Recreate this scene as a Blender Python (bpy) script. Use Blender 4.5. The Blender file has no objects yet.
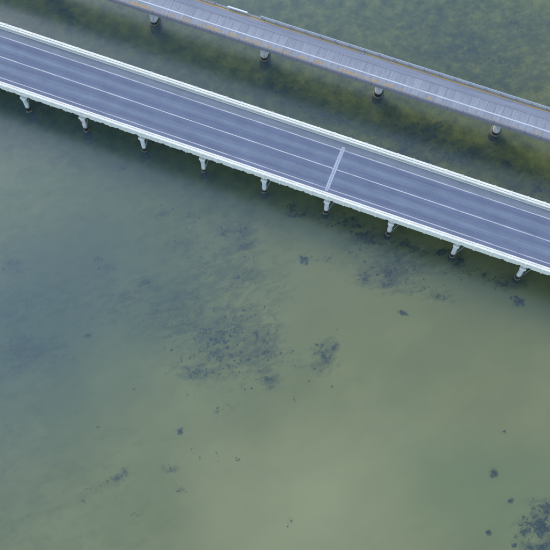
import bpy, bmesh, math, random
from mathutils import Vector, Matrix, noise

random.seed(7)
R = math.radians
scene = bpy.context.scene
C = scene.collection

# ------------------------------------------------------------------ camera
cam_data = bpy.data.cameras.new('camera')
cam_data.sensor_width = 36.0
cam_data.lens = 62.9
cam_data.clip_start = 0.5
cam_data.clip_end = 6000.0
cam = bpy.data.objects.new('camera', cam_data)
C.objects.link(cam)
cam.location = (29.0, -70.02, 141.3)
cam.rotation_euler = (0.37369, 0.0, 0.36368)
scene.camera = cam

# ------------------------------------------------------------------ sky, sun
SUN_EL, SUN_AZ = R(33), R(-62)          # pale veiled light from beyond the bridges, upper left
world = bpy.data.worlds.new('World')
scene.world = world
world.use_nodes = True
wn = world.node_tree
sky = wn.nodes.new('ShaderNodeTexSky')
sky.sky_type = 'NISHITA'
sky.sun_disc = False
sky.sun_elevation = SUN_EL
sky.sun_rotation = SUN_AZ
sky.air_density = 1.0
sky.dust_density = 1.0
sky.ozone_density = 1.0
bg = wn.nodes['Background']
bg.inputs['Strength'].default_value = 0.15
wn.links.new(sky.outputs['Color'], bg.inputs['Color'])

sun_data = bpy.data.lights.new('sun', 'SUN')
sun_data.energy = 0.5
sun_data.angle = R(25)
sun_data.color = (1.0, 0.97, 0.93)
sun = bpy.data.objects.new('sun', sun_data)
C.objects.link(sun)
sd = Vector((math.sin(SUN_AZ) * math.cos(SUN_EL), math.cos(SUN_AZ) * math.cos(SUN_EL), math.sin(SUN_EL)))
sun.rotation_euler = sd.to_track_quat('Z', 'Y').to_euler()
sun.location = sd * 300

vs = scene.view_settings
vs.view_transform = 'Standard'
vs.look = 'None'
vs.gamma = 1.0
vs.exposure = 1.32
vs.use_curve_mapping = False


# ------------------------------------------------------------------ helpers
def tag(o, label=None, cat=None, group=None, kind=None):
    if label: o['label'] = label
    if cat: o['category'] = cat
    if group: o['group'] = group
    if kind: o['kind'] = kind
    return o


def empty(name, loc=(0, 0, 0)):
    o = bpy.data.objects.new(name, None)
    o.empty_display_size = 1.0
    C.objects.link(o)
    o.location = loc
    return o


def link(name, me, parent=None, loc=(0, 0, 0), rot=(0, 0, 0)):
    o = bpy.data.objects.new(name, me)
    C.objects.link(o)
    if parent: o.parent = parent
    o.location = loc
    o.rotation_euler = rot
    return o


def mesh_of(name, bm, mat, smooth=False):
    bmesh.ops.recalc_face_normals(bm, faces=bm.faces)
    me = bpy.data.meshes.new(name)
    bm.to_mesh(me)
    bm.free()
    me.materials.append(mat)
    if smooth:
        for p in me.polygons: p.use_smooth = True
    return me


def add_box(bm, x0, x1, y0, y1, z0, z1, bev=0.0):
    r = bmesh.ops.create_cube(bm, size=1.0)
    vs_ = r['verts']
    for v in vs_:
        v.co = Vector(((x0 + x1) / 2 + v.co.x * (x1 - x0), (y0 + y1) / 2 + v.co.y * (y1 - y0), (z0 + z1) / 2 + v.co.z * (z1 - z0)))
    if bev > 0:
        es = list({e for v in vs_ for e in v.link_edges})
        bmesh.ops.bevel(bm, geom=es, offset=bev, segments=1, affect='EDGES', profile=0.5)


def box_mesh(name, mat, *a, bev=0.0):
    bm = bmesh.new()
    add_box(bm, *a, bev=bev)
    return mesh_of(name, bm, mat)


def extrude_profile(name, mat, prof, x0, x1):
    """closed (y, z) profile swept along x"""
    bm = bmesh.new()
    a = [bm.verts.new((x0, y, z)) for y, z in prof]
    b = [bm.verts.new((x1, y, z)) for y, z in prof]
    n = len(prof)
    for i in range(n):
        bm.faces.new((a[i], a[(i + 1) % n], b[(i + 1) % n], b[i]))
    bm.faces.new(a)
    bm.faces.new(b)
    return mesh_of(name, bm, mat)


def loft(bm, rings, cap=True):
    vr = [[bm.verts.new(p) for p in r] for r in rings]
    n = len(vr[0])
    for a, b in zip(vr, vr[1:]):
        for i in range(n):
            bm.faces.new((a[i], a[(i + 1) % n], b[(i + 1) % n], b[i]))
    if cap:
        bm.faces.new(vr[0])
        bm.faces.new(vr[-1])


def circle(cx, cy, z, r, n=16):
    return [(cx + r * math.cos(2 * math.pi * i / n), cy + r * math.sin(2 * math.pi * i / n), z) for i in range(n)]


def stadium(hw, hl, z, n=8, cy=0.0):
    """rounded-end wall plan: half width hw in x, half length hl in y"""
    pts = []
    for i in range(n + 1):
        a = math.pi * i / n
        pts.append((hw * math.cos(a), cy + (hl - hw) + hw * 1.0 * math.sin(a), z))
    for i in range(n + 1):
        a = math.pi + math.pi * i / n
        pts.append((hw * math.cos(a), cy - (hl - hw) + hw * 1.0 * math.sin(a), z))
    return pts


def rod(bm, p, q, r, n=8):
    p, q = Vector(p), Vector(q)
    d = (q - p).normalized()
    s = d.orthogonal().normalized()
    t = d.cross(s)
    rings = []
    for c in (p, q):
        rings.append([c + s * (r * math.cos(2 * math.pi * i / n)) + t * (r * math.sin(2 * math.pi * i / n)) for i in range(n)])
    loft(bm, rings)


# ------------------------------------------------------------------ materials
class NT:
    def __init__(self, name):
        self.m = bpy.data.materials.new(name)
        self.m.use_nodes = True
        self.t = self.m.node_tree
        self.b = self.t.nodes['Principled BSDF']
        self.out = self.t.nodes['Material Output']

    def n(self, typ, **kw):
        x = self.t.nodes.new('ShaderNode' + typ)
        for k, v in kw.items():
            if k in x.inputs.keys():
                x.inputs[k].default_value = v
            else:
                setattr(x, k, v)
        return x

    def l(self, a, b):
        self.t.links.new(a, b)

    def coord(self, kind='Object', scale=(1, 1, 1), rot=(0, 0, 0)):
        tc = self.n('TexCoord')
        mp = self.n('Mapping')
        mp.inputs['Scale'].default_value = scale
        mp.inputs['Rotation'].default_value = rot
        self.l(tc.outputs[kind], mp.inputs['Vector'])
        return mp.outputs['Vector']

    def noise(self, vec, scale, detail=4, rough=0.55, dist=0.0):
        x = self.n('TexNoise')
        x.inputs['Scale'].default_value = scale
        x.inputs['Detail'].default_value = detail
        x.inputs['Roughness'].default_value = rough
        x.inputs['Distortion'].default_value = dist
        self.l(vec, x.inputs['Vector'])
        return x.outputs['Fac']

    def ramp(self, fac, stops, interp='LINEAR'):
        x = self.n('ValToRGB')
        r = x.color_ramp
        r.interpolation = interp
        while len(r.elements) > len(stops): r.elements.remove(r.elements[-1])
        while len(r.elements) < len(stops): r.elements.new(1.0)
        for e, (p, c) in zip(r.elements, stops):
            e.position = p
            e.color = c if len(c) == 4 else (*c, 1.0)
        self.l(fac, x.inputs['Fac'])
        return x.outputs['Color']

    def mix(self, fac, a, b, blend='MIX'):
        x = self.n('Mix', data_type='RGBA', blend_type=blend)
        ia, ib = x.inputs[6], x.inputs[7]
        if isinstance(fac, (int, float)): x.inputs[0].default_value = fac
        else: self.l(fac, x.inputs[0])
        for s, i in ((a, ia), (b, ib)):
            if isinstance(s, tuple): i.default_value = s if len(s) == 4 else (*s, 1.0)
            else: self.l(s, i)
        return x.outputs[2]

    def math(self, op, a, b=0.0, clamp=False):
        x = self.n('Math', operation=op, use_clamp=clamp)
        for s, i in ((a, x.inputs[0]), (b, x.inputs[1])):
            if isinstance(s, (int, float)): i.default_value = s
            else: self.l(s, i)
        return x.outputs[0]

    def maprange(self, v, a, b, c=0.0, d=1.0):
        x = self.n('MapRange')
        for i, s in enumerate((v, a, b, c, d)):
            if isinstance(s, (int, float)): x.inputs[i].default_value = s
            else: self.l(s, x.inputs[i])
        return x.outputs[0]

    def sep(self, vec):
        x = self.n('SeparateXYZ')
        self.l(vec, x.inputs[0])
        return x.outputs

    def bump(self, h, strength=0.3, dist=0.02):
        x = self.n('Bump')
        x.inputs['Strength'].default_value = strength
        x.inputs['Distance'].default_value = dist
        self.l(h, x.inputs['Height'])
        self.l(x.outputs['Normal'], self.b.inputs['Normal'])

    def finish(self, col, rough=0.85, spec=0.3):
        if isinstance(col, tuple): self.b.inputs['Base Color'].default_value = (*col[:3], 1.0)
        else: self.l(col, self.b.inputs['Base Color'])
        self.b.inputs['Roughness'].default_value = rough
        self.b.inputs['Specular IOR Level'].default_value = spec
        return self.m


def concrete(name, base, dark, streak=0.5, coord='Object', rnd=0.0):
    t = NT(name)
    v = t.coord(coord)
    vs2 = t.coord(coord, scale=(2.2, 2.2, 0.35))
    a = t.noise(v, 0.9, 5, 0.6)
    b = t.noise(vs2, 2.2, 4, 0.65)
    c = t.noise(v, 14, 3, 0.6)
    col = t.mix(t.maprange(a, 0.35, 0.7), base, tuple(x * 0.88 for x in base))
    col = t.mix(t.math('MULTIPLY', t.maprange(b, 0.55, 0.78), streak), col, dark)
    col = t.mix(0.16, col, t.ramp(c, [(0.3, (0.3, 0.3, 0.3)), (0.7, (1, 1, 1))]), 'MULTIPLY')
    if rnd > 0:
        oi = t.n('ObjectInfo')
        col = t.mix(1.0, col, t.ramp(oi.outputs['Random'], [(0, (1 - rnd,) * 3), (1, (1, 1, 1))]), 'MULTIPLY')
    t.bump(c, 0.25, 0.01)
    return t.finish(col)


M = {}
M['white'] = concrete('whitewashed_concrete', (0.88, 0.835, 0.70), (0.38, 0.36, 0.31), 0.80)
M['white_rail'] = concrete('white_rail_concrete', (0.92, 0.87, 0.73), (0.54, 0.51, 0.44), 0.45, rnd=0.06)
M['grey'] = concrete('grey_concrete', (0.30, 0.29, 0.27), (0.14, 0.135, 0.13), 0.6)
M['under'] = concrete('deck_soffit_concrete', (0.17, 0.16, 0.15), (0.08, 0.075, 0.07), 0.6)
M['fascia_old'] = concrete('weathered_fascia', (0.24, 0.225, 0.25), (0.10, 0.09, 0.10), 0.7)


def tidal(name, base, stain_top, stain=(0.02, 0.02, 0.018)):
    """column paint with the dark growth that tides leave on it, by height above the water"""
    t = NT(name)
    v = t.coord('Object')
    z = t.sep(v)[2]
    n = t.noise(v, 3.0, 4)
    zz = t.math('ADD', z, t.math('MULTIPLY', t.math('SUBTRACT', n, 0.5), 0.5))
    oi = t.n('ObjectInfo')
    zz = t.math('SUBTRACT', zz, t.math('MULTIPLY', oi.outputs['Random'], 0.45))
    vr = t.n('VectorMath', operation='ADD')
    t.l(t.coord('Object', scale=(3.0, 3.0, 0.35)), vr.inputs[0])
    t.l(oi.outputs['Location'], vr.inputs[1])
    run = t.noise(vr.outputs[0], 1.4, 4, 0.65)
    col = t.mix(t.maprange(n, 0.4, 0.75), base, tuple(x * 0.72 for x in base))
    col = t.mix(t.math('MULTIPLY', t.maprange(run, 0.50, 0.70), 0.7), col, (0.26, 0.22, 0.17))
    col = t.mix(t.maprange(zz, stain_top - 0.15, stain_top + 0.25), stain, col)
    t.bump(n, 0.3, 0.02)
    return t.finish(col, 0.8)


M['column'] = tidal('tide_marked_column', (0.74, 0.73, 0.68), 0.75)
M['old_pier'] = tidal('tide_marked_old_pier', (0.74, 0.73, 0.70), 0.55)


def barnacle():
    t = NT('barnacled_footing')
    v = t.coord('Object')
    n = t.noise(v, 5.0, 4)
    col = t.ramp(n, [(0.35, (0.09, 0.085, 0.055)), (0.55, (0.19, 0.17, 0.11)), (0.75, (0.36, 0.34, 0.25))])
    z = t.sep(v)[2]
    col = t.mix(t.maprange(z, -0.10, 0.0), (0.012, 0.014, 0.010), col)      # weed below the waterline, blackened to paint the piers' dark reflection halo
    t.bump(n, 0.5, 0.04)
    return t.finish(col, 0.85)


M['footing'] = barnacle()


def asphalt():
    t = NT('worn_blue_grey_asphalt')
    v = t.coord('Object')
    y = t.sep(v)[1]
    wob = t.noise(t.coord('Object', scale=(0.06, 1.0, 1.0)), 1.3, 3)
    yy = t.math('ADD', y, t.math('MULTIPLY', t.math('SUBTRACT', wob, 0.5), 0.5))
    f = t.maprange(yy, -5.5, 5.5)
    def p(a): return (a + 5.5) / 11.0
    track, mid, sh = (0.142, 0.162, 0.220), (0.192, 0.228, 0.270), (0.205, 0.226, 0.250)
    lane = (0.158, 0.182, 0.240)
    shl = (0.168, 0.190, 0.260)
    col = t.ramp(f, [(0.0, shl), (p(-3.9), shl), (p(-3.3), lane), (p(-2.8), track), (p(-1.85), mid), (p(-0.95), track), (p(-0.2), lane),
                     (p(0.35), lane), (p(0.95), track), (p(1.85), mid), (p(2.75), track), (p(3.45), lane), (p(3.75), sh), (1.0, sh)])
    streak = t.noise(t.coord('Object', scale=(0.05, 2.2, 1.0)), 1.6, 5, 0.65)
    col = t.mix(0.8, col, t.ramp(streak, [(0.3, (0.78, 0.78, 0.80)), (0.7, (1.12, 1.12, 1.10))]), 'MULTIPLY')
    blot = t.noise(v, 0.35, 4, 0.6)
    col = t.mix(0.7, col, t.ramp(blot, [(0.3, (0.86, 0.86, 0.87)), (0.7, (1.08, 1.08, 1.08))]), 'MULTIPLY')
    fine = t.noise(v, 9, 3, 0.7)
    col = t.mix(0.7, col, t.ramp(fine, [(0.3, (0.78, 0.78, 0.78)), (0.7, (1.15, 1.15, 1.15))]), 'MULTIPLY')
    t.bump(fine, 0.2, 0.01)
    return t.finish(col, 0.8, 0.25)


M['asphalt'] = asphalt()


def paint(name, col, under, wear=0.5, scale=1.5):
    t = NT(name)
    v = t.coord('Object')
    n = t.noise(t.coord('Object', scale=(0.25, 2.0, 1.0)), scale, 5, 0.7)
    fine = t.noise(v, 7, 3, 0.7)
    c = t.mix(t.math('MULTIPLY', t.maprange(n, 0.5, 0.68), wear), col, under)
    c = t.mix(0.4, c, t.ramp(fine, [(0.3, (0.7, 0.7, 0.7)), (0.7, (1, 1, 1))]), 'MULTIPLY')
    return t.finish(c, 0.7)


M['line'] = paint('worn_white_road_paint', (0.56, 0.55, 0.51), (0.22, 0.24, 0.27), 0.85)
M['edge_line'] = paint('faded_edge_line_paint', (0.52, 0.515, 0.49), (0.22, 0.24, 0.27), 0.85)
M['joint'] = paint('pale_joint_concrete', (0.42, 0.44, 0.49), (0.24, 0.26, 0.31), 0.6, 3)
M['old_line'] = paint('old_white_line_paint', (0.60, 0.60, 0.60), (0.30, 0.30, 0.31), 0.7)
M['yellow'] = paint('worn_yellow_line_paint', (0.52, 0.33, 0.11), (0.34, 0.29, 0.22), 0.9, 2.2)
M['white_metal'] = paint('white_painted_metal', (0.80, 0.80, 0.78), (0.6, 0.6, 0.58), 0.3)


def plank():
    t = NT('weathered_deck_panel')
    v = t.coord('Object')
    oi = t.n('ObjectInfo')
    base = t.ramp(oi.outputs['Random'], [(0, (0.295, 0.303, 0.322)), (0.5, (0.31, 0.318, 0.338)), (0.85, (0.325, 0.333, 0.352)), (1, (0.355, 0.362, 0.375))])
    # transverse broom streaks, different from panel to panel
    wv = t.n('VectorMath', operation='ADD')
    t.l(t.coord('Object', scale=(3.2, 0.12, 1.0)), wv.inputs[0])
    cmb = t.n('CombineXYZ')
    t.l(t.math('MULTIPLY', oi.outputs['Random'], 91.0), cmb.inputs[0])
    t.l(cmb.outputs[0], wv.inputs[1])
    s = t.noise(wv.outputs[0], 1.7, 4, 0.6)
    col = t.mix(0.85, base, t.ramp(s, [(0.3, (0.80, 0.80, 0.82)), (0.7, (1.14, 1.14, 1.12))]), 'MULTIPLY')
    b = t.noise(v, 0.8, 5, 0.65)
    col = t.mix(0.6, col, t.ramp(b, [(0.3, (0.75, 0.74, 0.75)), (0.7, (1.1, 1.1, 1.1))]), 'MULTIPLY')
    f = t.noise(v, 12, 3)
    col = t.mix(0.4, col, t.ramp(f, [(0.3, (0.7, 0.7, 0.7)), (0.7, (1.1, 1.1, 1.1))]), 'MULTIPLY')
    t.bump(f, 0.3, 0.01)
    return t.finish(col, 0.85)


M['plank'] = plank()


def strip():
    t = NT('old_asphalt_shoulder')
    v = t.coord('Object')
    s = t.noise(t.coord('Object', scale=(0.08, 1.2, 1)), 1.5, 5, 0.65)
    f = t.noise(v, 6, 4, 0.7)
    col = t.ramp(s, [(0.3, (0.21, 0.22, 0.255)), (0.7, (0.29, 0.30, 0.33))])
    col = t.mix(0.6, col, t.ramp(f, [(0.3, (0.75, 0.75, 0.75)), (0.7, (1.12, 1.12, 1.12))]), 'MULTIPLY')
    t.bump(f, 0.3, 0.01)
    return t.finish(col, 0.85)


M['strip'] = strip()


def plain(name, col, rough=0.6, metal=0.0, var=0.3):
    t = NT(name)
    n = t.noise(t.coord('Object'), 4, 4)
    c = t.mix(t.math('MULTIPLY', n, var), col, tuple(x * 0.4 for x in col))
    t.b.inputs['Metallic'].default_value = metal
    return t.finish(c, rough)


M['galv'] = plain('dull_galvanised_metal', (0.42, 0.44, 0.48), 0.55)
M['brace'] = plain('grey_brace_steel', (0.22, 0.22, 0.22), 0.6)
M['dark'] = plain('dark_drain_iron', (0.03, 0.03, 0.03), 0.7)
M['red'] = plain('red_painted_plate', (0.50, 0.05, 0.04), 0.5)


def weeds():
    t = NT('dry_orange_weeds')
    n = t.noise(t.coord('Object'), 1.6, 4, 0.7)
    col = t.ramp(n, [(0.3, (0.34, 0.27, 0.17)), (0.5, (0.54, 0.34, 0.12)), (0.7, (0.62, 0.42, 0.18))])
    return t.finish(col, 0.9, 0.1)


M['weeds'] = weeds()


def grassmat():
    t = NT('dark_seagrass')
    n = t.noise(t.coord('Object'), 1.6, 4)
    col = t.ramp(n, [(0.32, (0.035, 0.040, 0.030)), (0.68, (0.135, 0.135, 0.085))])
    return t.finish(col, 0.9, 0.0)


M['seagrass'] = grassmat()

# ------------------------------------------------------------------ seabed
VIEW_ROT = 0.36368
# seagrass beds: (x, y, half length, half width, tufts, tuft size)
BEDS = {
    'A': ('largest speckled dark seagrass bed in the open water in the middle', [(6.0,-31.4,7.14,6.9,420,0.9), (3.6,-30.5,2.6,1.5,60,1.1), (7.8,-31.9,5.2,1.2,110,1.05), (3.3,-37.0,2.54,1.03,70,1.0), (11.6,-30.1,2.22,3.1,120,0.9), (7.7,-27.2,2.22,2.41,80,0.9), (14.3,-33.5,1.27,1.38,40,1)]),
    'B': ('sparse seagrass left of the large speckled bed', [(-3.9,-29.9,5.71,2.76,110,0.7), (-11.9,-29.3,1.9,1.03,30,0.9), (-9.5,-26.2,1.59,1.03,40,0.9), (-2.7,-26.7,3.17,3.45,60,0.6)]),
    'C': ('small speckled seagrass bed right of the largest bed', [(21.1,-27.7,2.06,2.76,110,0.9), (21.8,-25.7,0.79,1.21,30,1.1), (18.4,-30.1,2.22,1.03,20,0.7)]),
    'D': ('dark speckled seagrass bed just below the road bridge on the right', [(26.1,-10.7,4.76,2.41,170,0.9), (25.7,-12.5,1.8,1.3,45,1.1), (26.7,-8.6,2.22,1.38,60,0.9), (22.9,-13.2,0.95,0.86,25,1.1), (34.8,-11.7,2.86,1.03,60,0.7), (32.1,-11.3,2.22,0.86,20,0.7), (19.0,-9.7,4.76,2.07,50,0.7)]),
    'E': ('faint scattered seagrass below the middle piers of the road bridge', [(1.0,-12.4,2.22,1.72,55,0.9), (-1.5,-13.7,1.11,1.03,25,1), (-2.3,-10.7,0.79,1.38,22,1.1), (-6.7,-13.0,1.9,1.38,35,0.9), (-12.5,-14.0,1.9,1.21,30,0.9), (2.6,-14.2,1.27,1.72,45,0.9), (-0.5,-19.5,6.35,4.48,110,0.6), (3.9,-19.7,4.76,3.1,120,0.6), (-6.6,-17.5,2.54,0.86,30,0.7), (16.3,-11.8,1.9,0.86,20,0.8)]),
    'F': ('hazy bluish seagrass streaks near the left edge of the water', [(-30.9,-31.1,1.59,1.38,45,1.1), (-18.7,-25.1,0.79,0.52,22,1.2), (-16.8,-25.9,0.95,0.52,25,1.2), (-26.3,-35.7,3.17,2.76,60,0.7), (-23.8,-42.7,3.81,3.45,130,0.8), (-23.5,-43.8,1.27,0.86,40,1.1), (-20.1,-41.3,2.54,1.38,40,0.7), (-21.9,-32.2,9.52,5.17,70,0.5), (-11.6,-31.9,6.35,3.45,40,0.5)]),
    'G': ('tiny loose seagrass specks scattered over the pale bottom at lower left', [(-1.3,-56.0,0.95,0.52,26,0.9), (-0.6,-54.7,0.48,0.86,14,0.9), (-5.1,-58.9,1.59,1.38,24,0.6), (-3.3,-58.7,0.63,0.52,9,0.8), (5.5,-51.9,1.59,0.69,26,0.7), (8.2,-54.3,0.63,0.52,12,1), (3.2,-60.2,1.11,1.38,18,0.6), (8.9,-41.7,0.48,0.52,9,0.9), (14.2,-47.3,0.63,0.26,6,0.7), (11.7,-47.9,0.32,0.69,7,0.7), (24.8,-52.7,0.48,0.69,9,0.7), (9.1,-48.9,0.32,0.34,5,0.7), (-7.3,-49.9,0.63,1.21,9,0.5), (-5.0,-60.9,0.63,0.52,7,0.7), (7.9,-48.1,0.79,0.52,6,0.5), (10.2,-39.9,1.59,1.21,12,0.5), (19.3,-35.1,0.63,1.03,9,0.6)]),
    'H': ('very dark dense seagrass bed in the lower right corner', [(59.0,-40.5,1.43,2.59,190,1.1), (57.1,-41.9,1.59,1.72,55,0.9), (60.2,-42.9,1.11,1.21,60,1.2), (58.2,-43.6,1.59,0.86,30,1), (55.9,-44.5,0.95,0.86,14,0.9), (56.2,-40.9,0.63,0.69,10,0.9), (50.3,-28.8,0.24,0.26,3,0.8), (59.3,-38.2,0.63,1.03,25,1), (63.0,-41.5,3,4,200,1.1)]),
    'I': ('wide mottled seagrass bed beyond the old bridge at upper right', [(22.6,36.3,5.71,5.17,330,0.7), (31.5,34.1,7.94,5.17,380,0.7), (36.4,42.7,3.17,4.14,160,0.7), (12.5,35.9,6.35,2.41,90,0.5), (24.9,34.9,3.17,2.41,130,0.9), (31.8,42.7,2.54,1.38,80,0.8), (18.1,30.1,3.17,1.72,60,0.6)]),
    'J': ('dark seagrass tufts in the channel between the two bridges', [(24.4,15.0,3.81,2.24,260,1.0), (20.8,10.5,3.49,1.21,90,0.8), (32.0,14.2,3.49,1.55,130,0.9), (38.4,14.4,2.22,1.03,60,1.0), (-3.4,15.1,2.54,1.55,90,0.9), (6.5,13.2,2.22,0.86,40,0.9), (16.2,13.7,3.17,1.72,50,0.7), (27.6,11.5,3.17,1.03,60,0.8), (1.9,13.1,3.17,1.38,40,0.7), (-45.5,17.2,1.9,1.03,40,0.7), (44.7,12.0,2.22,1.38,60,0.8), (9.3,12.8,3.17,1.38,40,0.7)]),
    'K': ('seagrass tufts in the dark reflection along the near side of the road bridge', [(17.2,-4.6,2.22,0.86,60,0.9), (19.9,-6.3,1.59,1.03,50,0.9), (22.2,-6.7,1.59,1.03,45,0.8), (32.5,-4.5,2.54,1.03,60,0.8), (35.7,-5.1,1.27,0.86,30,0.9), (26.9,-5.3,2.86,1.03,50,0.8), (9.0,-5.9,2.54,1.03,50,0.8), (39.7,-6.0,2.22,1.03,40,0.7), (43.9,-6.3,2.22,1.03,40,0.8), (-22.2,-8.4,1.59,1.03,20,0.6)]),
}
STREAK = 0.36368 + R(24)        # the way the current combs the grass


def seabed_material():
    t = NT('sand_and_turf_seabed')
    v = t.coord('Object')
    rot = t.coord('Object', rot=(0, 0, -STREAK), scale=(1, 1, 1))
    st = t.n('Mapping')
    st.inputs['Scale'].default_value = (0.5, 1.0, 1.0)
    t.l(rot, st.inputs['Vector'])
    x, y, _ = t.sep(v)
    sand = t.ramp(t.noise(v, 0.045, 4, 0.55), [(0.35, (0.26, 0.215, 0.080)), (0.65, (0.32, 0.255, 0.110))])
    turf = t.ramp(t.noise(v, 0.5, 6, 0.70), [(0.34, (0.070, 0.070, 0.012)), (0.50, (0.160, 0.138, 0.025)), (0.66, (0.270, 0.212, 0.040))])
    # turf cover thickens away from the open sand (towards and beyond the bridges)
    big = t.noise(v, 0.03, 3, 0.5)
    cover = t.math('ADD', t.maprange(y, -14.0, 8.0), t.math('MULTIPLY', t.math('SUBTRACT', big, 0.5), 1.2))
    cover = t.math('ADD', cover, t.maprange(t.math('SUBTRACT', x, t.math('MULTIPLY', y, -0.3)), 8.0, -40.0, 0.0, 0.55))
    cover = t.math('SUBTRACT', cover, t.maprange(t.math('ADD', x, t.math('MULTIPLY', y, -0.25)), 12.0, 50.0, 0.0, 0.40))
    patch = t.noise(st.outputs['Vector'], 0.45, 4, 0.6, 0.6)
    c = t.math('ADD', t.math('MULTIPLY', cover, 0.9), t.math('MULTIPLY', t.math('SUBTRACT', patch, 0.5), 0.9))
    col = t.mix(t.maprange(c, 0.15, 0.85), sand, turf)
    # a bank of pale clean sand, a green weedy hollow east of it and dull silt to the west
    wob = t.n('VectorMath', operation='MULTIPLY_ADD')
    nz = t.n('TexNoise')
    nz.inputs['Scale'].default_value = 0.09
    nz.inputs['Detail'].default_value = 4
    t.l(v, nz.inputs['Vector'])
    t.l(nz.outputs['Color'], wob.inputs[0])
    wob.inputs[1].default_value = (16, 16, 0)
    t.l(v, wob.inputs[2])

    def spot(cx, cy, ang, rx, ry):
        m = t.n('Mapping', vector_type='TEXTURE')
        m.inputs['Location'].default_value = (cx + 8, cy + 8, 0)
        m.inputs['Rotation'].default_value = (0, 0, ang)
        m.inputs['Scale'].default_value = (rx, ry, 1e6)
        t.l(wob.outputs[0], m.inputs['Vector'])
        ln = t.n('VectorMath', operation='LENGTH')
        t.l(m.outputs[0], ln.inputs[0])
        x_ = t.n('MapRange', interpolation_type='SMOOTHSTEP')
        t.l(ln.outputs['Value'], x_.inputs[0])
        x_.inputs[1].default_value, x_.inputs[2].default_value = 1.0, 0.0
        return x_.outputs[0]
    col = t.mix(t.math('MULTIPLY', spot(28, -48, 0.75, 34, 20), 0.72), col, (0.47, 0.36, 0.200))
    col = t.mix(t.math('MULTIPLY', spot(52, -38, 0.6, 20, 14), 0.55), col, (0.200, 0.215, 0.085))
    col = t.mix(t.math('MULTIPLY', spot(-24, -38, 0.9, 50, 28), 0.85), col, (0.085, 0.105, 0.075))
    soft = t.noise(st.outputs['Vector'], 0.16, 4, 0.6, 0.3)
    col = t.mix(0.55, col, t.ramp(soft, [(0.35, (0.86, 0.88, 0.89)), (0.65, (1.04, 1.04, 1.03))]), 'MULTIPLY')
    at = t.n('Attribute', attribute_name='weed')
    w = at.outputs['Fac']
    fine = t.noise(st.outputs['Vector'], 1.1, 7, 0.68, 0.5)
    wide = t.noise(st.outputs['Vector'], 0.30, 4, 0.6, 0.8)
    f = t.math('ADD', t.math('ADD', t.math('MULTIPLY', fine, 0.65), t.math('MULTIPLY', wide, 0.35)), t.math('MULTIPLY', w, 0.26))
    f = t.math('MULTIPLY', t.maprange(f, 0.60, 0.84), t.maprange(w, 0.03, 0.45))
    col = t.mix(t.math('MULTIPLY', f, 0.66), col, (0.034, 0.040, 0.034))
    return t.finish(col, 1.0, 0.0)


M['seabed'] = seabed_material()


def depth(x, y):
    n = noise.noise(Vector((x * 0.03, y * 0.03, 1.3))) * 0.35 + noise.noise(Vector((x * 0.09, y * 0.09, 4.1))) * 0.12
    d = 1.55 + n
    d += 1.4 * max(0.0, min(1.0, (10 - x + 0.4 * (y + 40)) / 70.0))     # deeper towards the west
    return max(0.7, d)


LONE = [(12.6, -13.4, 1.0, .9, 26), (50.4, -35.6, .8, .8, 24), (53.9, -38.6, .5, .5, 9), (52.2, -44.1, .6, .6, 11),
        (4.7, -46.3, .6, .7, 13), (-14.7, -37.5, .9, .6, 12), (46.6, -8.3, 1.2, 1.1, 34), (30.0, -16.4, 1.1, .6, 18)]
SOFT = []                                # (x, y, rx, ry, cos, sin, strength): thin cover round the tufts, painted reflection halos round the piers
for lab_, items_ in BEDS.values():
    for (cx, cy, rx, ry, n_, s_) in items_:
        SOFT.append((cx, cy, rx * 1.25, ry * 1.25, math.cos(VIEW_ROT), math.sin(VIEW_ROT), min(1.0, .22 + .07 * n_ * s_ * s_ / (rx * ry + 1.5))))
for (cx, cy, rx, ry, n_) in LONE:
    SOFT.append((cx, cy, rx * 1.1, ry * 1.1, 1.0, 0.0, .8))
for k_ in range(-8, 8):                  # weed cover that paints the dark reflection halo round the road piers
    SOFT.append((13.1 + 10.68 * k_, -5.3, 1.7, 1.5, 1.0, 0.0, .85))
for k_ in range(-3, 5):  # same painted reflection halo round the old piers
    SOFT.append((-6.85 + 20.76 * k_, 18.6, 2.0, 2.0, 1.0, 0.0, .8))
# long drifts laid along the current
for (cx, cy, rx, ry, k) in ((-24, -47, 16, 3.0, .55), (-27, -36, 12, 3.5, .45), (-15, -30, 14, 4, .32), (4, -26, 13, 7, .36), (27, 36, 24, 4.5, .85), (20, 42, 20, 3.0, .75),
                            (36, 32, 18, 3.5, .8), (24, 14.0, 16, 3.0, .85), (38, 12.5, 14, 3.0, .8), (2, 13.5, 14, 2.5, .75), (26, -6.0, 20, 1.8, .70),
                            (-2, -16, 14, 5, .40), (26, -11, 8, 3.5, .40), (-30, 15, 16, 3.0, .45), (62, -40, 5, 6, .8), (48, 11, 10, 3, .7)):
    SOFT.append((cx, cy, rx, ry, math.cos(STREAK - R(10)), math.sin(STREAK - R(10)), k) if abs(cy) > 18 else (cx, cy, rx, ry, 1.0, 0.0, k))


def weed_halo_cover(x, y):
    clear = 1.0
    for (cx, cy, rx, ry, c, s_, k) in SOFT:
        dx, dy = x - cx, y - cy
        if abs(dx) > 42 or abs(dy) > 30: continue
        a, b = (dx * c + dy * s_) / rx, (-dx * s_ + dy * c) / ry
        q = a * a + b * b
        if q < 5.0: clear *= 1.0 - k * math.exp(-1.1 * q)
    return 1.0 - clear


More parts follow.
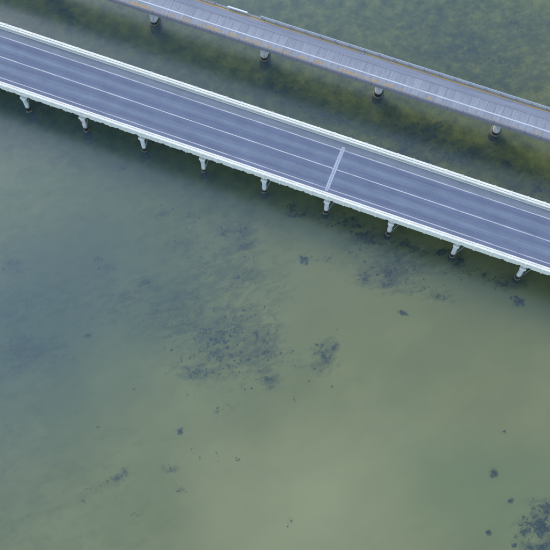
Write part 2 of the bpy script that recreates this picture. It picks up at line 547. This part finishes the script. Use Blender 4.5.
bm = bmesh.new()
weed_halo_layer = bm.verts.layers.float.new('weed')
xs = [-2500, -900, -300, -130, -100, -84, -72, -66] + [-62 + .5 * i for i in range(273)] + [80, 90, 110, 150, 300, 900, 2500]
ys = [-2500, -900, -300, -150, -110, -90, -80] + [-75 + .5 * i for i in range(261)] + [62, 75, 90, 110, 150, 300, 900, 2500]
grid = [[bm.verts.new((x, y, -depth(x, y))) for x in xs] for y in ys]
for j in range(len(ys) - 1):
    for i in range(len(xs) - 1):
        bm.faces.new((grid[j][i], grid[j][i + 1], grid[j + 1][i + 1], grid[j + 1][i]))
for v_ in bm.verts:
    if abs(v_.co.x) < 90 and abs(v_.co.y) < 90: v_[weed_halo_layer] = weed_halo_cover(v_.co.x, v_.co.y)
me = mesh_of('seabed', bm, M['seabed'], smooth=True)
if me.polygons[0].normal.z < 0: me.flip_normals()
tag(link('seabed', me), 'shallow sandy seabed with turf seen through the water', kind='structure')


# ------------------------------------------------------------------ water
def water_material():
    t = NT('shallow_turbid_water')
    t.t.nodes.remove(t.b)
    v = t.coord('Object')
    h1 = t.noise(t.coord('Object', scale=(1.0, 1.6, 1), rot=(0, 0, 0.5)), 0.9, 2, 0.5, 0.3)
    h2 = t.noise(v, 0.25, 2, 0.5)
    h = t.math('ADD', h1, t.math('MULTIPLY', h2, 1.6))
    bp = t.n('Bump')
    bp.inputs['Strength'].default_value = 0.16
    bp.inputs['Distance'].default_value = 0.06
    t.l(h, bp.inputs['Height'])
    fr = t.n('Fresnel')
    fr.inputs['IOR'].default_value = 1.60
    t.l(bp.outputs['Normal'], fr.inputs['Normal'])
    gl = t.n('BsdfGlossy')
    gl.inputs['Roughness'].default_value = 0.24
    gl.inputs['Color'].default_value = (1, 1, 1, 1)
    t.l(bp.outputs['Normal'], gl.inputs['Normal'])
    tr = t.n('BsdfTransparent')
    df = t.n('BsdfDiffuse')                 # suspended silt, tinted blue to stand in for sky reflection as well
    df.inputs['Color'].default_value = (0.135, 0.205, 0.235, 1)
    m1 = t.n('MixShader')
    geo = t.n('NewGeometry')
    front = t.math('SUBTRACT', 1.0, geo.outputs['Backfacing'])   # seen from below, light passes freely
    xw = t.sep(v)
    west = t.maprange(t.math('ADD', xw[0], t.math('MULTIPLY', xw[1], -0.35)), 34.0, -30.0, 0.15, 0.33)   # stronger in the west, painting in the bluer sky reflection there
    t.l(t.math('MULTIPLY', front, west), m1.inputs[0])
    t.l(tr.outputs[0], m1.inputs[1])
    t.l(df.outputs[0], m1.inputs[2])
    m2 = t.n('MixShader')
    t.l(t.math('MULTIPLY', fr.outputs[0], front), m2.inputs[0])
    t.l(m1.outputs[0], m2.inputs[1])
    t.l(gl.outputs[0], m2.inputs[2])
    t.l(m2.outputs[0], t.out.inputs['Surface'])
    ab = t.n('VolumeAbsorption')
    ab.inputs['Color'].default_value = (0.55, 0.74, 0.36, 1)
    ab.inputs['Density'].default_value = 0.22
    t.l(ab.outputs[0], t.out.inputs['Volume'])
    return t.m


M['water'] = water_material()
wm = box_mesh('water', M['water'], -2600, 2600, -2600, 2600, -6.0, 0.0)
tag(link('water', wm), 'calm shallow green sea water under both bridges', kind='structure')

# ------------------------------------------------------------------ road bridge
DECK = 5.5
X0, X1 = -106.8, 106.8
SPAN = 10.68
POST = SPAN / 4
PIER0 = 13.1
bridge = empty('road_bridge')
tag(bridge, 'wide two-lane road bridge with white parapets on rows of short piers', 'bridge')

slab = link('deck_slab', box_mesh('deck_slab', M['under'], X0, X1, -4.95, 5.15, 4.85, 5.44), bridge)
gm = box_mesh('girder', M['under'], X0, X1, -0.28, 0.28, 4.2, 4.85)
for gy in (-4.1, -2.0, 0.1, 2.2, 4.3):
    link('girder', gm, bridge, (0, gy, 0))
road = link('road_surface', box_mesh('road_surface', M['asphalt'], X0, X1, -4.40, 5.05, 5.445, DECK), bridge)


def sheet(name, mat, x0, x1, y0, y1, z, parent, seg=1.0, wob=0.0):
    """thin painted strip with slightly uneven edges"""
    bm = bmesh.new()
    n = max(2, int((x1 - x0) / seg))
    top, bot = [], []
    for i in range(n + 1):
        x = x0 + (x1 - x0) * i / n
        top.append(bm.verts.new((x, y1 + random.uniform(-wob, wob), z)))
        bot.append(bm.verts.new((x, y0 + random.uniform(-wob, wob), z)))
    for i in range(n):
        bm.faces.new((bot[i], bot[i + 1], top[i + 1], top[i]))
    me = bpy.data.meshes.new(name)
    bm.to_mesh(me)
    bm.free()
    me.materials.append(mat)
    return link(name, me, parent)


sheet('edge_line', M['edge_line'], X0, X1, -3.72, -3.57, DECK + .004, road, 1.0, .012)
sheet('edge_line', M['edge_line'], X0, X1, 3.57, 3.72, DECK + .004, road, 1.0, .012)
sheet('centre_line', M['line'], X0, X1, -0.075, 0.075, DECK + .004, road, 1.0, .012)
# pale expansion joint band right across both lanes
bm = bmesh.new()
pa, pb = [], []
for i in range(33):
    y = -4.1 + 8.3 * i / 32
    k = 1.0 if abs(y) < 3.7 else 0.8
    pa.append(bm.verts.new((12.52 - .31 * k + random.uniform(-.025, .025), y, DECK + .009)))
    pb.append(bm.verts.new((12.52 + .31 * k + random.uniform(-.025, .025), y, DECK + .009)))
for i in range(32):
    bm.faces.new((pa[i], pb[i], pb[i + 1], pa[i + 1]))
jo = link('expansion_joint', mesh_of('expansion_joint', bm, M['joint']), road)
link('joint_seal', box_mesh('joint_seal', M['dark'], 12.505, 12.535, -4.0, 4.1, DECK + .010, DECK + .013), road)


def make_barrier(side):
    """side -1: the near parapet, +1: the far one; measured outward from the roadway"""
    inner = 4.50 if side < 0 else 5.16
    outer = inner + 0.76
    Y = lambda a: side * a
    # kerb and fascia beam, one long piece
    prof = [(inner - .17, 4.90), (inner - .17, 5.57), (inner - .04, 5.58), (inner + .0, 5.515), (outer - .10, 5.515), (outer - .06, 5.46),
            (outer - .06, 4.72), (outer - .22, 4.60), (outer - .34, 4.72)]
    b = link('barrier', extrude_profile('barrier', M['white'], [(Y(y), z) for y, z in prof], X0, X1), bridge)
    # a length of parapet between post centres: two beams with a slot between them
    bm = bmesh.new()
    for (ya, yb, za, zb) in ((inner + .04, inner + .31, 5.80, 6.04), (inner + .39, outer - .02, 5.74, 6.09)):
        ys_ = sorted((Y(ya), Y(yb)))
        add_box(bm, -POST / 2 + .012, POST / 2 - .012, ys_[0], ys_[1], za, zb, bev=.03)
    rail = mesh_of('rail_segment', bm, M['white_rail'])
    bm = bmesh.new()
    ys_ = sorted((Y(inner + .12), Y(outer - .10)))
    add_box(bm, -.13, .13, ys_[0], ys_[1], 5.50, 6.02, bev=.02)
    ys_ = sorted((Y(outer - .101), Y(outer + .045)))
    add_box(bm, -.11, .11, ys_[0], ys_[1], 4.70, 6.115, bev=.03)
    post = mesh_of('post', bm, M['white'])
    ys_ = sorted((Y(outer - .12), Y(outer - .035)))
    scup = box_mesh('scupper', M['dark'], -.22, .22, ys_[0], ys_[1], 4.58, 4.95)
    n = int((X1 - X0) / POST)
    ph = PIER0 % POST
    for i in range(-n // 2 + 1, n // 2):
        x = ph + i * POST
        if abs(x) > 104: continue
        j = random.uniform(-.008, .008)
        link('post', post, b, (x, j, random.uniform(-.01, .01)))
        link('rail_segment', rail, b, (x + POST / 2, random.uniform(-.01, .01), random.uniform(-.008, .008)))
        if random.random() < .7: link('scupper', scup, b, (x + POST * random.choice((.3, .5, .5, .7)), 0, random.uniform(-.06, .03)))
    return b


make_barrier(-1)
make_barrier(1)

# piers: cross-head, four columns, footings at the waterline, slim diagonal braces
bm = bmesh.new()
prof = [(-5.38, 3.75), (-5.38, 4.19), (5.95, 4.19), (5.95, 3.75), (5.3, 3.45), (-4.7, 3.45)]
a = [bm.verts.new((-.48, y, z)) for y, z in prof]
b = [bm.verts.new((.48, y, z)) for y, z in prof]
for i in range(6):
    bm.faces.new((a[i], a[(i + 1) % 6], b[(i + 1) % 6], b[i]))
bm.faces.new(a); bm.faces.new(b)
bmesh.ops.bevel(bm, geom=list(bm.edges), offset=.04, segments=1, affect='EDGES')
capm = mesh_of('pier', bm, M['white'])
bm = bmesh.new()
loft(bm, [circle(0, 0, -3.6, .40), circle(0, 0, .9, .37), circle(0, 0, 3.2, .36), circle(0, 0, 3.46, .44)])
colm = mesh_of('column', bm, M['column'], True)
bm = bmesh.new()
loft(bm, [circle(0, 0, -3.6, .50, 10), circle(0, 0, .02, .50, 10), circle(0, 0, .14, .44, 10)])
for v in bm.verts: v.co += Vector((random.uniform(-.05, .05), random.uniform(-.05, .05), random.uniform(-.03, .03)))
footm = mesh_of('footing', bm, M['footing'])
bm = bmesh.new()
rod(bm, (1.15, -5.10, 4.62), (.28, -5.12, .75), .06)
bracem = mesh_of('brace', bm, M['brace'])
for i in range(-10, 10):
    x = PIER0 + SPAN * i
    if abs(x) > 90: continue
    p = link('pier', capm, bridge, (x, 0, 0))
    for cy in (-5.02, -1.7, 1.9, 5.5):
        link('column', colm, p, (0, cy, 0), (0, 0, random.uniform(0, 6)))
        link('footing', footm, p, (random.uniform(-.05, .05), cy - .05, random.uniform(-.03, .04)), (0, 0, random.uniform(0, 6)))
    link('brace', bracem, p)
    if i == -4:
        mk = link('marker_plate', box_mesh('marker_plate', M['red'], -.20, .02, -5.47, -5.42, 2.7, 3.4), p)
        mk['label'] = 'small red plate on the second pier from the left'

# ------------------------------------------------------------------ old bridge
OT = 6.6
OX0, OX1 = -103.8, 103.8
old = empty('old_bridge', (0, 19.2, 0))
tag(old, 'narrow weathered grey concrete bridge with rust-coloured edges behind the road bridge', 'bridge')
oslab = link('deck_slab', box_mesh('deck_slab', M['fascia_old'], OX0, OX1, -2.62, 2.72, 5.95, 6.50), old)
beam = box_mesh('beam', M['under'], OX0, OX1, -.22, .22, 5.35, 5.95)
for y in (-1.5, 0.0, 1.5):
    link('beam', beam, old, (0, y, 0))
# near edge: fascia panels and low kerb
FP = 20.76 / 8
fpm = box_mesh('fascia_panel', M['fascia_old'], -FP / 2 + .015, FP / 2 - .015, -2.77, -2.62, 5.80, 6.62, bev=.02)
kpm = box_mesh('kerb', M['grey'], -FP / 2 + .015, FP / 2 - .015, -2.615, -2.36, 6.50, 6.68, bev=.03)
kfm = box_mesh('kerb', M['grey'], -FP / 2 + .015, FP / 2 - .015, 2.40, 2.80, 6.20, 6.70, bev=.03)
n = int((OX1 - OX0) / FP)
for i in range(n):
    x = OX0 + FP * (i + .5)
    link('fascia_panel', fpm, oslab, (x, random.uniform(-.012, .012), random.uniform(-.015, .015)))
    link('kerb', kpm, oslab, (x, random.uniform(-.012, .012), random.uniform(-.015, .01)))
    link('kerb', kfm, oslab, (x, random.uniform(-.012, .012), random.uniform(-.02, .01)))
# deck panels with open joints, seam, asphalt strip beyond
PW = 20.76 / 15
pm = box_mesh('deck_panel', M['plank'], -PW / 2 + .010, PW / 2 - .010, -2.35, .735, 6.50, OT, bev=.010)
n = int((OX1 - OX0) / PW)
for i in range(n):
    x = OX0 + PW * (i + .5)
    link('deck_panel', pm, oslab, (x, 0, random.uniform(-.012, .008)))
link('shoulder_strip', box_mesh('shoulder_strip', M['strip'], OX0, OX1, .77, 2.39, 6.50, 6.596), oslab)
link('white_line', sheet('white_line', M['old_line'], OX0, OX1, -1.37, -1.14, OT + .014, None, .8, .012).data, oslab)
bpy.data.objects.remove([o for o in C.objects if o.name.startswith('white_line') and o.parent is None][0])
sheet('yellow_line', M['yellow'], OX0, OX1, 2.10, 2.36, OT + .004, oslab, .5, .03)

# far railing: posts with two rails, missing for a stretch on the left
rail_root = link('railing', box_mesh('railing', M['galv'], -8.6, OX1 - 1, 2.58, 2.74, 7.10, 7.22, bev=.03), old)
link('rail', box_mesh('rail', M['galv'], -8.6, OX1 - 1, 2.61, 2.69, 6.86, 6.93), rail_root)
rpm = box_mesh('post', M['galv'], -.07, .07, 2.57, 2.75, 6.66, 7.16, bev=.01)
x = -8.4
while x < 100:
    link('post', rpm, rail_root, (x, 0, 0))
    x += FP
rail2 = link('railing', box_mesh('railing', M['brace'], OX0 + 1, -16.5, 2.62, 2.70, 7.0, 7.08), old)
x = -17
while x > -100:
    link('post', rpm, rail2, (x, 0, -.12))
    x -= FP
# white rail panel still fixed outside the far edge
wp = link('white_rail_panel', box_mesh('white_rail_panel', M['white_metal'], -14.5, -10.9, 2.50, 2.74, 6.93, 7.10, bev=.03), old)
wp['label'] = 'short white rail panel on the far edge of the old bridge'
wpp = box_mesh('post', M['white_metal'], -.06, .06, 2.56, 2.68, 6.68, 7.0)
for x in (-14.1, -12.7, -11.3):
    link('post', wpp, wp, (x, 0, 0))
sc = box_mesh('scupper_cover', M['grey'], -.45, .45, 1.98, 2.38, OT + .0, OT + .06, bev=.02)
for x in (9.6, 34.9, -27.5):
    link('scupper_cover', sc, old, (x, 0, 0))

# old piers: rounded wall shaft, flared head, wider footing ledge at the waterline
bm = bmesh.new()
loft(bm, [stadium(.64, 1.02, -3.6), stadium(.60, .98, .8), stadium(.55, .95, 3.9), stadium(.62, 1.5, 4.9), stadium(.66, 2.25, 5.36)])
shaftm = mesh_of('pier', bm, M['old_pier'], True)
bm = bmesh.new()
loft(bm, [stadium(.86, 1.25, -3.6), stadium(.86, 1.25, .05), stadium(.78, 1.17, .16), stadium(.6, .9, .17)])
ofm = mesh_of('footing', bm, M['footing'])
for i in range(-3, 5):
    x = -6.85 + 20.76 * i
    if abs(x) > 92: continue
    p = link('pier', shaftm, old, (x, .10, 0))
    link('footing', ofm, p)


# dry weeds and rust-coloured growth along the edges of the old deck
def tuft_mesh(name, mat, spots, size, lay, blades=7):
    """spots: (x, y, z, scale); ragged clusters of little blades"""
    verts, faces = [], []
    for (x, y, z, s) in spots:
        for k in range(blades):
            a = random.uniform(0, 2 * math.pi)
            l = size * s * random.uniform(.5, 1.2)
            w = l * random.uniform(.22, .42)
            up = random.uniform(lay[0], lay[1]) * l
            ox, oy = x + random.gauss(0, size * s * .32), y + random.gauss(0, size * s * .32)
            dx, dy = math.cos(a), math.sin(a)
            px, py = -dy, dx
            i0 = len(verts)
            verts += [(ox - px * w * .5, oy - py * w * .5, z),
                      (ox + px * w * .5, oy + py * w * .5, z),
                      (ox + dx * l * .6 + px * w * .45, oy + dy * l * .6 + py * w * .45, z + up * .8),
                      (ox + dx * l, oy + dy * l, z + up)]
            faces.append((i0, i0 + 1, i0 + 2, i0 + 3))
    me = bpy.data.meshes.new(name)
    me.from_pydata(verts, [], faces)
    me.materials.append(mat)
    return me


spots = []
x = -100.0
while x < 100:
    x += random.uniform(.015, .05)
    g = noise.noise(Vector((x * .55, 3.0, 0))) + noise.noise(Vector((x * 1.7, 8.0, 0))) * .5
    lim = -.55 if x < 17 else .15
    if g < lim: continue
    spots.append((x, random.gauss(16.98, .17), OT - .01, random.uniform(.6, 1.2)))
for s in range(len(spots)):
    xx, yy, zz, ss = spots[s]
    spots[s] = (xx, max(16.84, min(17.5, yy)), zz, ss)
tag(link('dry_weeds', tuft_mesh('dry_weeds', M['weeds'], spots, .17, (.04, .16), 6)),
    'orange dry weeds in patches along the near edge of the old bridge', 'weeds', kind='stuff')
spots = []
x = -100.0
while x < 100:
    x += random.uniform(.08, .3)
    if noise.noise(Vector((x * .4, 13.0, 0))) < (-.1 if x < 0 else .2): continue
    spots.append((x, 19.2 + random.gauss(2.3, .06), OT, random.uniform(.5, 1.0)))
tag(link('dry_weeds', tuft_mesh('dry_weeds', M['weeds'], spots, .15, (.05, .25), 6)),
    'thin broken line of dry weeds along the far edge of the old bridge', 'weeds', kind='stuff')

# ------------------------------------------------------------------ seagrass


def bed_spots(items, key=''):
    out = []
    for (cx, cy, rx, ry, n, s) in items:
        for k in range(int(n * (2.6 if key in ('J', 'K') else 1.25))):
            # a tuft lands where the current-combed noise lets it
            for tries in range(6):
                q, rr = random.uniform(0, 2 * math.pi), abs(random.gauss(0, .72))
                a, b = rr * math.cos(q) * rx, rr * math.sin(q) * ry
                x = cx + a * math.cos(VIEW_ROT) - b * math.sin(VIEW_ROT)
                y = cy + a * math.sin(VIEW_ROT) + b * math.cos(VIEW_ROT)
                u = x * math.cos(STREAK) + y * math.sin(STREAK)
                w = -x * math.sin(STREAK) + y * math.cos(STREAK)
                if noise.noise(Vector((u * .35, w * 1.1, 2.2))) + .9 * noise.noise(Vector((u * 1.5, w * 2.6, 5.2))) > .14:
                    out.append((x, y, -depth(x, y) + .01, s * random.choice((.35, .5, .6, .7, .9, 1.1, 1.7))))
                    break
    return out


for key, (lab, items) in BEDS.items():
    tag(link('seagrass_bed', tuft_mesh('seagrass_bed', M['seagrass'], bed_spots(items, key), .20 if key in 'JKH' else .135, (.1, .5), 10)), lab, 'seagrass', kind='stuff')


def clump(x, y, rx, ry, n, label):
    sp = []
    for k in range(n):
        a, r = random.uniform(0, 2 * math.pi), math.sqrt(random.random())
        r *= .75 + .9 * noise.noise(Vector((math.cos(a) * 1.3 + x, math.sin(a) * 1.3 + y, .5)))
        px, py = rx * 1.2 * r * math.cos(a), ry * 1.2 * r * math.sin(a)
        sp.append((px, py, 0, random.uniform(.7, 1.2)))
    o = link('seagrass_clump', tuft_mesh('seagrass_clump', M['seagrass'], sp, .24, (.1, .5), 12), None, (x, y, -depth(x, y) + .01))
    tag(o, label, 'seagrass', 'single seagrass clumps on the open bottom')


clump(12.6, -13.4, .75, .7, 26, 'round dark seagrass clump alone below the road bridge near its pale joint')
clump(50.4, -35.6, .55, .55, 24, 'largest solid dark clump on the pale green bottom at lower right')
clump(53.9, -38.6, .32, .35, 9, 'small dark clump right of and below the largest lone clump at lower right')
clump(52.2, -44.1, .4, .4, 11, 'small dark clump near the bottom edge left of the corner seagrass bed')
clump(4.7, -46.3, .4, .5, 13, 'lone dark clump below the large speckled bed on the lower left')
clump(-14.7, -37.5, .55, .35, 12, 'lone oval clump in the hazy water at middle left')
clump(46.6, -8.3, .9, .8, 34, 'ragged dark clump beside the rightmost pier of the road bridge')
clump(30.0, -16.4, .75, .4, 18, 'flat dark clump just under the speckled bed below the road bridge')
